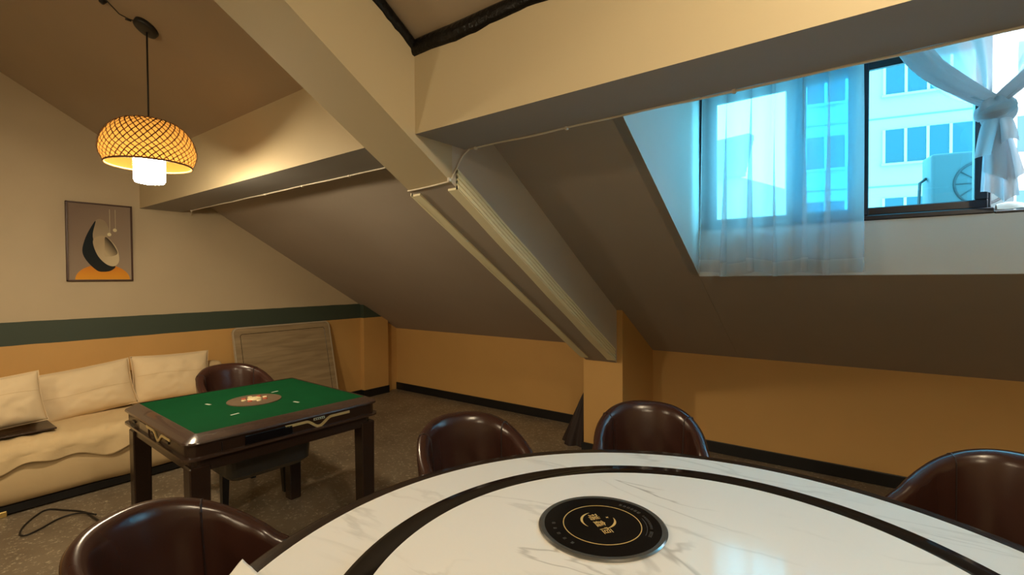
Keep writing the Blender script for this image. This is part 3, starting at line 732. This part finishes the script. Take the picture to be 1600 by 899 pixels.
def pillow(name, label, w, h, t, loc, rot, seam=None, seed=0.0, sag=0.0):
    o = thing(name, label, 'cushion', loc); o.rotation_euler = rot; o['group'] = 'cream cushions on the sofa'
    n = 34
    def surf(s):
        def fn(u, v):
            a, c = 2*u-1, 2*v-1
            pin = 1 - 0.055*(1-abs(a)**2.2)*abs(c)**2 * 0 - 0.05*(1-a*a)*(abs(c)**3)
            pin2 = 1 - 0.05*(1-c*c)*(abs(a)**3)
            k = max(0, (1-abs(a)**2.6))**0.55*max(0, (1-abs(c)**2.6))**0.55
            wr = 0.010*mnoise.noise((a*3+seed, c*3, s*2.0)) + 0.006*mnoise.noise((a*7+seed, c*5, s*4.0))
            y = a*w/2*pin2; z = c*h/2*pin + sag*(1-a*a)*0.5*(c+1) 
            return (s*(t/2*k + wr*k), y, z)
        return fn
    b = B().grid(surf(1), n, n).grid(surf(-1), n, n)
    bmesh.ops.remove_doubles(b.bm, verts=b.bm.verts[:], dist=0.0015)
    p = b.obj('cover', 'cushion_cloth', o, True)
    if seam is not None:
        f = surf(1); B().tube([Vector(f(i/24, seam+0.012*math.sin(i*0.4+seed)))+Vector((0.0005, 0, 0)) for i in range(1, 24)], 0.0014, 5).obj('seam', 'sofa_cloth', o)
    b = B(); f = surf(1)
    loop = [f(i/20, 0) for i in range(21)] + [f(1, i/20) for i in range(1, 21)] + [f(1-i/20, 1) for i in range(1, 21)] + [f(0, 1-i/20) for i in range(1, 21)]
    b.tube(loop, 0.004, 5).obj('piping', 'cushion_cloth', o, True)
    return o
D = math.radians
pillow('cushion', 'cream cushion in the middle, its top edge slanting up to the right', 0.62, 0.36, 0.17, (-4.70, 0.955, 0.622), (D(6), D(-14), 0), 0.47, 1.3)
pillow('cushion', 'upright cream cushion nearest the leaning board, horizontal seam', 0.56, 0.38, 0.17, (-4.725, 1.535, 0.637), (D(-1.5), D(-12), D(-2)), 0.58, 4.1)
pillow('cushion', 'cream cushion at the left edge, set forward of the others', 0.52, 0.34, 0.17, (-4.50, 0.455, 0.650), (D(4), D(-16), D(4)), 0.62, 7.7)
# thin dark strip put in for the shade gap under the front cushion
o = B().box((-4.64, 0.24, 0.462), (-4.33, 0.745, 0.474), bevel=0.004).obj('cushion_shade', 'dark_wood'); tag(o, 'thin dark strip put in as the shade under the front sofa cushion', 'board')

# ================================================================== LEANING BOARD
BW, BHH = 1.04, 0.985
ang = math.asin(0.215/BHH)
lb = thing('leaning_board', 'grey wooden square table board leaning against the gable wall', 'board', (-4.765, 2.635, 0.012))
lb.rotation_euler = (0, -ang, 0)
B().prism([(p[0], p[1]+BHH/2) for p in rrect(BW/2-0.012, BHH/2-0.012, 0.045)], -0.012, 0.010, 'x').obj('panel', 'grey_wood', lb)
op = [(p[0], p[1]+BHH/2) for p in rrect(BW/2, BHH/2, 0.055, 6)]; ip = [(p[0], p[1]+BHH/2) for p in rrect(BW/2-0.012, BHH/2-0.012, 0.045, 6)]
b = B(); n = len(op)
R_ = [[b.bm.verts.new((x, *q)) for q in l] for x, l in ((-0.013, op), (0.013, op), (0.013, ip), (-0.013, ip))]
for A_, B_ in zip(R_, R_[1:]+R_[:1]):
    for i in range(n): b.bm.faces.new((A_[i], A_[(i+1) % n], B_[(i+1) % n], B_[i]))
b.obj('edge_trim', 'alu_edge', lb, False)
b = B(); ip2 = [(p[0], p[1]+BHH/2) for p in rrect(BW/2-0.07, BHH/2-0.07, 0.02)]
b.tube([(0.0105, *q) for q in ip2+ip2[:1]], 0.0025, 4).obj('inlay_line', 'dark_wood', lb)

# ================================================================== MAHJONG TABLE
mj = thing('mahjong_table', 'square automatic mahjong table with green felt and dark brown rim', 'table', (-2.680, 1.250, 0), math.radians(-2.2))
HX = 0.468
def ring_mesh(loops):
    b = B(); V = [[b.bm.verts.new(p) for p in l] for l in loops]; n = len(loops[0])
    for A_, B_ in zip(V, V[1:]):
        for i in range(n): b.bm.faces.new((A_[i], A_[(i+1) % n], B_[(i+1) % n], B_[i]))
    return b
def lp(h, r, z): return [(x, y, z) for x, y in rrect(h, h, r, 8)]
ring_mesh([lp(HX-0.03, 0.05, 0.757), lp(HX, 0.055, 0.759), lp(HX+0.003, 0.058, 0.764), lp(HX, 0.055, 0.770), lp(HX-0.008, 0.05, 0.774), lp(0.416, 0.012, 0.794), lp(0.412, 0.010, 0.794), lp(0.412, 0.010, 0.780)]).obj('rim', 'rim_wood', mj, True, angle=0.5)
B().prism(rrect(0.414, 0.414, 0.010), 0.765, 0.790).obj('felt', 'felt', mj)
# body below the rim, with a lip and a set-back skirt
ring_mesh([lp(HX-0.012, 0.05, 0.760), lp(HX-0.012, 0.05, 0.703)]).obj('body', 'dark_wood', mj, True, angle=0.5)
b = ring_mesh([lp(HX-0.02, 0.05, 0.708), lp(HX+0.002, 0.055, 0.704), lp(HX+0.002, 0.055, 0.694), lp(HX-0.02, 0.05, 0.690)]); b.obj('lip', 'rim_wood', mj, True, angle=0.5)
b = B().prism(rrect(HX-0.03, HX-0.03, 0.045), 0.635, 0.695); b.obj('skirt', 'dark_wood', mj)
for sx, sy in ((1, 1), (1, -1), (-1, 1), (-1, -1)):
    cx, cy = sx*0.408, sy*0.408; b = B()
    t0, t1 = 0.040, 0.036
    lo = [b.bm.verts.new((cx+a*t1, cy+c*t1, 0.0)) for a, c in ((-1,-1),(1,-1),(1,1),(-1,1))]
    hi = [b.bm.verts.new((cx+a*t0, cy+c*t0, 0.66)) for a, c in ((-1,-1),(1,-1),(1,1),(-1,1))]
    b.bm.faces.new(lo[::-1]); b.bm.faces.new(hi)
    for i in range(4): b.bm.faces.new((lo[i], lo[(i+1) % 4], hi[(i+1) % 4], hi[i]))
    r = bmesh.ops.bevel(b.bm, geom=b.bm.edges[:], offset=0.005, segments=1, affect='EDGES')
    b.obj('leg', 'dark_wood', mj)
def goldline(side, yc):
    # side +1: on the +x face, running along y ; -1: on the -y face, running along x
    pts = []
    for i in range(61):
        s = -0.17 + 0.34*i/60
        d = 0.034*(0.5+0.5*math.cos(max(-1, min(1, s/0.068))*PI))
        pts.append((s, 0.744-d))
    b = B(); w = 0.006
    F_, K_ = [], []
    for i, (s, z) in enumerate(pts):
        a = pts[max(0, i-1)]; c = pts[min(60, i+1)]; tx, tz = c[0]-a[0], c[1]-a[1]; l = math.hypot(tx, tz); nx, nz = -tz/l*w, tx/l*w
        row = []
        for dd in (0.0, 0.005):
            for sg in (1, -1):
                q = (s+sg*nx, z+sg*nz)
                if side > 0: row.append(b.bm.verts.new((HX-0.012+dd, yc+q[0], q[1])))
                else: row.append(b.bm.verts.new((yc+q[0], -(HX-0.012+dd), q[1])))
        F_.append(row)
    for A_, B_ in zip(F_, F_[1:]):
        for i, j in ((0, 1), (1, 3), (3, 2), (2, 0)): b.bm.faces.new((A_[i], A_[j], B_[j], B_[i]))
    b.bm.faces.new([F_[0][i] for i in (0, 1, 3, 2)]); b.bm.faces.new([F_[-1][i] for i in (0, 2, 3, 1)])
    return b.obj('gold_strip', 'gold', mj)
goldline(1, 0.115); goldline(-1, 0.08)
B().box((HX-0.012, -0.235, 0.706), (HX-0.007, -0.02, 0.748), bevel=0.003).obj('score_drawer', 'black_gloss', mj)
B().box((HX-0.012, -0.33, 0.708), (HX-0.009, -0.327, 0.746)).obj('panel_seam', 'black_base', mj)
B().box((-0.2, -(HX-0.012), 0.706), (-0.06, -(HX-0.008), 0.748)).obj('score_drawer', 'rim_wood', mj)
for sx in (-0.30, 0.21, 0.0): B().box((sx-0.02, -(HX-0.007), 0.722), (sx+0.02, -(HX-0.014), 0.732)).obj('slot', 'black_base', mj)
dp = B().box((HX-0.012, 0.086, 0.742), (HX-0.006, 0.144, 0.754), bevel=0.001, seg=1).obj('display', 'mark_white', mj)
for k in range(5): B().box((HX-0.006, 0.090+0.0105*k, 0.745), (HX-0.0052, 0.096+0.0105*k, 0.7515)).obj('digit', 'black_base', dp)
cs = B().lathe([(0.132, 0.790), (0.132, 0.794), (0.118, 0.797), (0.0, 0.798)], 48).obj('centre_console', 'console', mj, True, angle=0.5)
B().lathe([(0.036, 0.797), (0.034, 0.802), (0.02, 0.806), (0.0, 0.808)], 28).obj('dice_dome', 'button_cream', cs, True)
for k in range(8):
    a = k*PI/4; B().lathe([(0.012, 0.796), (0.012, 0.801), (0.009, 0.802), (0, 0.802)], 14, c=(0.055*math.cos(a), 0.055*math.sin(a), 0)).obj('button', 'button_red' if k % 2 else 'button_cream', cs, True)
for k, (x, y) in enumerate(((-0.10, -0.19), (-0.11, 0.16), (0.22, 0.12), (0.21, -0.18))):
    a = k*PI/2
    B().box((-0.020, -0.006, 0.790), (0.020, 0.006, 0.7912), M=Matrix.Translation((x, y, 0))@Matrix.Rotation(a+0.2, 4, 'Z')).obj('tile_slot', 'mark_white', mj)
ring_mesh([[(x, y, 0.637) for x, y in rrect(0.22, 0.22, 0.05)], [(x, y, 0.475) for x, y in rrect(0.21, 0.21, 0.05)], [(x, y, 0.448) for x, y in rrect(0.18, 0.18, 0.05)], [(x, y, 0.444) for x, y in rrect(0.05, 0.05, 0.03)]]).obj('hopper_tray', 'tray_plastic', mj, True, angle=0.6)
B().prism(rrect(0.06, 0.06, 0.03), 0.441, 0.447).obj('hopper_floor', 'tray_plastic', mj)
B().tube([(0.30, -0.38, 0.64), (0.25, -0.36, 0.5), (0.12, -0.39, 0.3), (0.02, -0.5, 0.12), (-0.1, -0.56, 0.02), (-0.3, -0.55, 0.006)], 0.004, 6).obj('power_lead', 'black_cable', mj, True)

# ================================================================== CHAIRS
def chair_top(s):                                    # rim height over the plan parameter
    a = max(0.0, 1-min(1, s/0.66)**2.5)**1.25
    return 0.712 + 0.138*a - 0.07*sm(0.60, 0.86, s)
def chair_plan(t, z):
    s = abs(t); sg = 1 if t >= 0 else -1
    k = (z-0.42)                                     # backward lean and widening with height
    bx, by = -0.205-0.16*k*1.0, 0.196+0.06*k
    if s < 0.6:
        a = s/0.6*PI/2; x = bx*math.cos(a)**0.9; y = by*math.sin(a)**0.9
    else:
        q = (s-0.6)/0.4; x = 0.24*q; y = by + 0.045*math.sin(q*PI*0.5)
    return x, sg*y
def chair_shell(u, v):
    t = 2*u-1; s = abs(t); h = chair_top(s)
    T = 0.022 + 0.006*(1-s)
    # profile v: 0 inner bottom .. rim .. 1 outer bottom
    zb_in, zb_out = 0.43, 0.36
    if v < 0.42: q = v/0.42; z = zb_in + (h-T-zb_in)*q; off = -T*(1-0.25*math.sin(q*PI)) - 0.012*math.sin(q*PI)*(1-s)
    elif v < 0.58: a = (v-0.42)/0.16*PI; z = h-T+T*math.sin(a); off = -T*math.cos(a)
    else: q = (v-0.58)/0.42; z = h-T + (zb_out-h+T)*q; off = T - 0.03*q*q
    x, y = chair_plan(t, z)
    x2, y2 = chair_plan(t+0.002 if t < 0.99 else t, z); x1, y1 = chair_plan(t-0.002 if t > -0.99 else t, z)
    dx, dy = x2-x1, y2-y1; l = math.hypot(dx, dy) or 1
    nx, ny = dy/l, -dx/l                              # outward: check sign against centre
    if nx*(x-0.05)+ny*y < 0: nx, ny = -nx, -ny
    cr_ = 0.0035*math.sin(t*42+3*z)*math.exp(-((s-0.45)/0.1)**2)*(1 if v < 0.42 else 0)
    return (x+nx*(off+cr_), y+ny*(off+cr_), z)
def make_chair(label):
    c = thing('armchair', label, 'chair', group='brown leather tub chairs')
    b = B().grid(chair_shell, 81, 26)
    for u in (0.0, 1.0): b.face([chair_shell(u, j/25) for j in range(26)])
    bmesh.ops.remove_doubles(b.bm, verts=b.bm.verts[:], dist=0.0004)
    sh = b.obj('shell', 'leather', c, True, angle=1.2)
    for t in (-0.36, 0.36):
        u = (t+1)/2
        B().tube([Vector(chair_shell(u, v)) for v in [i/26 for i in range(2, 25)]], 0.0032, 5).obj('seam', 'leather_seam', sh)
    b = B()
    def seat(u, v):
        a = u*2*PI; r = v
        x = 0.035 + 0.225*r*math.copysign(abs(math.cos(a))**0.6, math.cos(a)); y = 0.190*r*math.copysign(abs(math.sin(a))**0.6, math.sin(a))
        return (x, y, 0.475 - 0.02*r**6 + 0.004*mnoise.noise((x*8, y*8, 0)))
    b.grid(seat, 40, 12, wrap=True)
    def side(u, v):
        p = seat(u, 1.0); return (p[0], p[1], 0.455 - 0.085*v)
    b.grid(side, 40, 4, wrap=True); b.face([side(i/40, 1) for i in range(40)])
    bmesh.ops.remove_doubles(b.bm, verts=b.bm.verts[:], dist=0.0006)
    b.obj('seat', 'leather', c, True, angle=1.0)
    B().box((-0.19, -0.18, 0.345), (0.20, 0.18, 0.372)).obj('seat_frame', 'chair_leg', c)
    for x, y in ((0.19, 0.185), (0.19, -0.185), (-0.19, 0.16), (-0.19, -0.16)):
        b = B(); f = 1.12 if x < 0 else 1.06
        lo = [b.bm.verts.new((x*f+a*0.016, y*1.05+d*0.016, 0)) for a, d in ((-1,-1),(1,-1),(1,1),(-1,1))]
        hi = [b.bm.verts.new((x+a*0.024, y+d*0.024, 0.36)) for a, d in ((-1,-1),(1,-1),(1,1),(-1,1))]
        b.bm.faces.new(lo[::-1]); b.bm.faces.new(hi)
        for i in range(4): b.bm.faces.new((lo[i], lo[(i+1) % 4], hi[(i+1) % 4], hi[i]))
        b.obj('leg', 'chair_leg', c)
    return c
TCX, TCY = -0.290, 0.952
CH = [(-3.41, 1.50, D(0), 'brown leather tub chair behind the mahjong table by the sofa'),
      (-1.300, 0.500, math.atan2(TCY-0.38, TCX+1.62)+D(9), 'brown leather tub chair in the lower left corner, nearest the camera'),
      (-1.228, 1.432, math.atan2(TCY-1.555, TCX+1.468), 'brown leather tub chair between the mahjong table and the pillar chair'),
      (-0.760, 1.984, math.atan2(TCY-2.23, TCX+0.87), 'brown leather tub chair standing in front of the orange pillar'),
      (0.280, 2.045, math.atan2(-0.83, -0.55), 'brown leather tub chair at the right edge below the window')]
proto = make_chair(CH[0][3])
for i, (x, y, rz_, lab) in enumerate(CH):
    c = proto if i == 0 else copy_tree(proto)
    c.location = (x, y, 0); c.rotation_euler = (0, 0, rz_); c['label'] = lab

# ================================================================== ROUND TABLE
rt = thing('round_table', 'large round marble topped dining table with black rings and turntable', 'table', (TCX, TCY, 0))
NS = 160
B().lathe([(0.0, 0.700), (0.985, 0.700), (1.008, 0.708), (1.016, 0.722), (1.016, 0.738), (1.010, 0.746), (0.998, 0.750), (0.962, 0.750), (0.962, 0.735), (0.0, 0.735)], NS).obj('table_rim', 'table_edge', rt, True, angle=0.6)
B().lathe([(0.60, 0.735), (0.9615, 0.735), (0.9615, 0.7505), (0.60, 0.7505)], NS, closed=True).obj('marble_ring', 'marble', rt)
TT = 0.795
tt = B().lathe([(0.0, 0.768), (0.700, 0.768), (0.718, 0.774), (0.722, 0.784), (0.720, TT-0.002), (0.717, TT), (0.655, TT), (0.655, TT-0.012), (0.0, TT-0.012)], NS).obj('turntable_edge', 'ring_black', rt, True, angle=0.6)
B().lathe([(0.0, TT-0.012), (0.654, TT-0.012), (0.654, TT), (0.0, TT)], NS).obj('marble_turntable', 'marble', tt)
B().lathe([(0.30, 0.750), (0.30, 0.768), (0.0, 0.768), (0.0, 0.7505)], 64).obj('turntable_bearing', 'ring_black', tt)
B().lathe([(0.0, 0.0), (0.40, 0.0), (0.40, 0.03), (0.24, 0.06), (0.20, 0.2), (0.20, 0.6), (0.42, 0.69), (0.42, 0.70), (0.0, 0.70)], 64).obj('pedestal', 'dark_wood', rt, True, angle=0.6)

# ================================================================== HOTPLATE ON THE TURNTABLE
hp = thing('hotplate', 'round black glass hotplate with gold ring and lettering on the marble', 'hotplate', (-0.562, 1.134, TT))
B().lathe([(0.0, 0.0), (0.162, 0.0), (0.164, 0.004), (0.160, 0.007), (0.149, 0.0065), (0.149, 0.004), (0.0, 0.004)], 96).obj('rim', 'hot_rim', hp, True, angle=0.5)
B().lathe([(0.0, 0.003), (0.1485, 0.003), (0.1485, 0.0068), (0.0, 0.0068)], 96).obj('glass', 'hot_glass', hp)
B().lathe([(0.0985, 0.0068), (0.0985, 0.0073), (0.1008, 0.0073), (0.1008, 0.0068)], 96, closed=True).obj('gold_ring', 'gold_print', hp)
def text_obj(body, size, m, name, parent, Mx):
    cu = bpy.data.curves.new(name, 'FONT'); cu.body = body; cu.size = size; cu.align_x = 'CENTER'; cu.align_y = 'CENTER'; cu.extrude = 0.0002
    tmp = bpy.data.objects.new(name+'_src', cu); COL.objects.link(tmp)
    dg = bpy.context.evaluated_depsgraph_get(); me = bpy.data.meshes.new_from_object(tmp.evaluated_get(dg))
    bpy.data.objects.remove(tmp); bpy.data.curves.remove(cu)
    me.materials.clear(); me.materials.append(MATS[m]); me.name = name
    o = bpy.data.objects.new(name, me); COL.objects.link(o); o.parent = parent; o.matrix_local = Mx
    return o
ra = D(-36)
for k, ch in enumerate('瑞鑫恒'):
    s = (k-1)*0.036
    text_obj(ch, 0.031, 'gold_print', 'logo_character', hp, Matrix.Translation((-0.006+s*math.cos(ra), -0.004+s*math.sin(ra), 0.0072))@Matrix.Rotation(ra, 4, 'Z'))
b = B(); cx, cy, r = -0.016, 0.010, 0.044
def cres(a0, a1, n=30):
    b = B(); A_, B_ = [], []
    for i in range(n+1):
        a = D(a0+(a1-a0)*i/n); w = 0.0005+0.0035*math.sin(PI*i/n)
        A_.append(b.bm.verts.new((cx+(r-w)*math.cos(a), cy+(r-w)*math.sin(a), 0.0072))); B_.append(b.bm.verts.new((cx+(r+w*0.6)*math.cos(a), cy+(r+w*0.6)*math.sin(a), 0.0072)))
    for i in range(n): b.bm.faces.new((A_[i], A_[i+1], B_[i+1], B_[i]))
    return b
cres(150, 262).obj('logo_crescent', 'gold_print', hp); cres(-35, 55).obj('logo_crescent', 'gold_print', hp)
st = [( -0.004+(0.006 if i % 2 == 0 else 0.0018)*math.cos(i*PI/4), 0.038+(0.006 if i % 2 == 0 else 0.0018)*math.sin(i*PI/4), 0.0072) for i in range(8)]
B().face(st).obj('logo_star', 'gold_print', hp)
def arc_marks(r, a0, step, n, w, h):                 # rows of tiny illegible print
    for i in range(n):
        a = D(a0+step*i); Mx = Matrix.Translation((r*math.cos(a), r*math.sin(a), 0))@Matrix.Rotation(a-PI/2, 4, 'Z')
        b = B()
        for k, (x, y, ww, hh) in enumerate(((0, 0.42, 0.9, 0.10), (0, -0.42, 0.9, 0.10), (-0.3, 0, 0.12, 0.8), (0.12+0.1*(i % 3), 0, 0.12, 0.8), (0, 0.05*(i % 2), 0.8, 0.09))):
            b.box(((x-ww/2)*w, (y-hh/2)*h, 0.0068), ((x+ww/2)*w, (y+hh/2)*h, 0.0072), M=Mx)
        b.obj('ring_mark', 'print_grey', hp)
arc_marks(0.124, 92, -5.5, 6, 0.009, 0.009); arc_marks(0.124, 55, -3.4, 10, 0.005, 0.006); arc_marks(0.124, 16, -3.4, 4, 0.006, 0.008); arc_marks(0.125, -98, -12, 5, 0.009, 0.008)
b = B(); A_ = []
for i in range(25):
    a = D(50-45*i/24); A_.append((b.bm.verts.new((0.1128*math.cos(a), 0.1128*math.sin(a), 0.0072)), b.bm.verts.new((0.1140*math.cos(a), 0.1140*math.sin(a), 0.0072))))
for p, q in zip(A_, A_[1:]): b.bm.faces.new((p[0], q[0], q[1], p[1]))
b.obj('arc_line', 'print_grey', hp)

# ================================================================== SMALL THINGS
def napkin(u, v):
    x, y = u*0.15*math.cos(-0.87)+v*0.15, u*0.15*math.sin(-0.87)-v*0.012; return (x, y, 0.003+0.006*(u-0.3)**2+0.008*v*v*(1-u) + 0.002*mnoise.noise((u*4, v*4, 0)))
o = B().grid(napkin, 16, 16).obj('napkin', 'paper', None, True, (-1.232, 0.540, 0.7545), (0, 0, 0))
md = o.modifiers.new('thick', 'SOLIDIFY'); md.thickness = 0.0015; md.offset = 0
tag(o, 'white paper napkin corner on the near edge of the round table', 'napkin')
fc = [(-3.45, 0.90, 0.006), (-3.60, 0.845, 0.006), (-3.69, 0.815, 0.006), (-3.80, 0.80, 0.010), (-3.92, 0.79, 0.006), (-4.06, 0.72, 0.006), (-4.15, 0.66, 0.006), (-4.10, 0.60, 0.006), (-3.98, 0.53, 0.006), (-3.87, 0.50, 0.006), (-3.83, 0.52, 0.006), (-3.86, 0.58, 0.006), (-3.93, 0.67, 0.007), (-3.93, 0.74, 0.010), (-3.86, 0.79, 0.016), (-3.80, 0.82, 0.012)]
def cr_path(pts, n=8):
    out = []; P = [Vector(p) for p in pts]
    for i in range(len(P)-1):
        p0, p1, p2, p3 = P[max(0, i-1)], P[i], P[i+1], P[min(len(P)-1, i+2)]
        for j in range(n):
            t = j/n; out.append(0.5*((2*p1)+(-p0+p2)*t+(2*p0-5*p1+4*p2-p3)*t*t+(-p0+3*p1-3*p2+p3)*t**3))
    out.append(P[-1]); return out
o = B().tube(cr_path(fc), 0.005, 8).obj('floor_cable', 'black_cable', None, True); tag(o, 'thin black cable looped on the floor in front of the sofa', 'cable')
# dark soft bag standing against the pillar's far side
def bag(u, v):
    a = u*2*PI; z = 0.50*v
    w = 0.16*(1-v)**0.8+0.012; d = 0.17*(1-v)**0.55+0.01
    f = 1 + 0.10*math.sin(a*6+2*v)*(1-v*0.6) + 0.05*math.sin(a*11)
    return (-2.075+w*f*math.cos(a)*0.85 + 0.085*v, 3.78+d*f*math.sin(a), z)
b = B().grid(bag, 64, 20, wrap=True); b.face([bag(i/64, 0) for i in range(64)]); b.face([bag(i/64, 1) for i in range(64)])
o = b.obj('cloth_bag', 'brown_bag', None, True); tag(o, 'dark brown soft bag slumped against the left side of the pillar', 'bag')
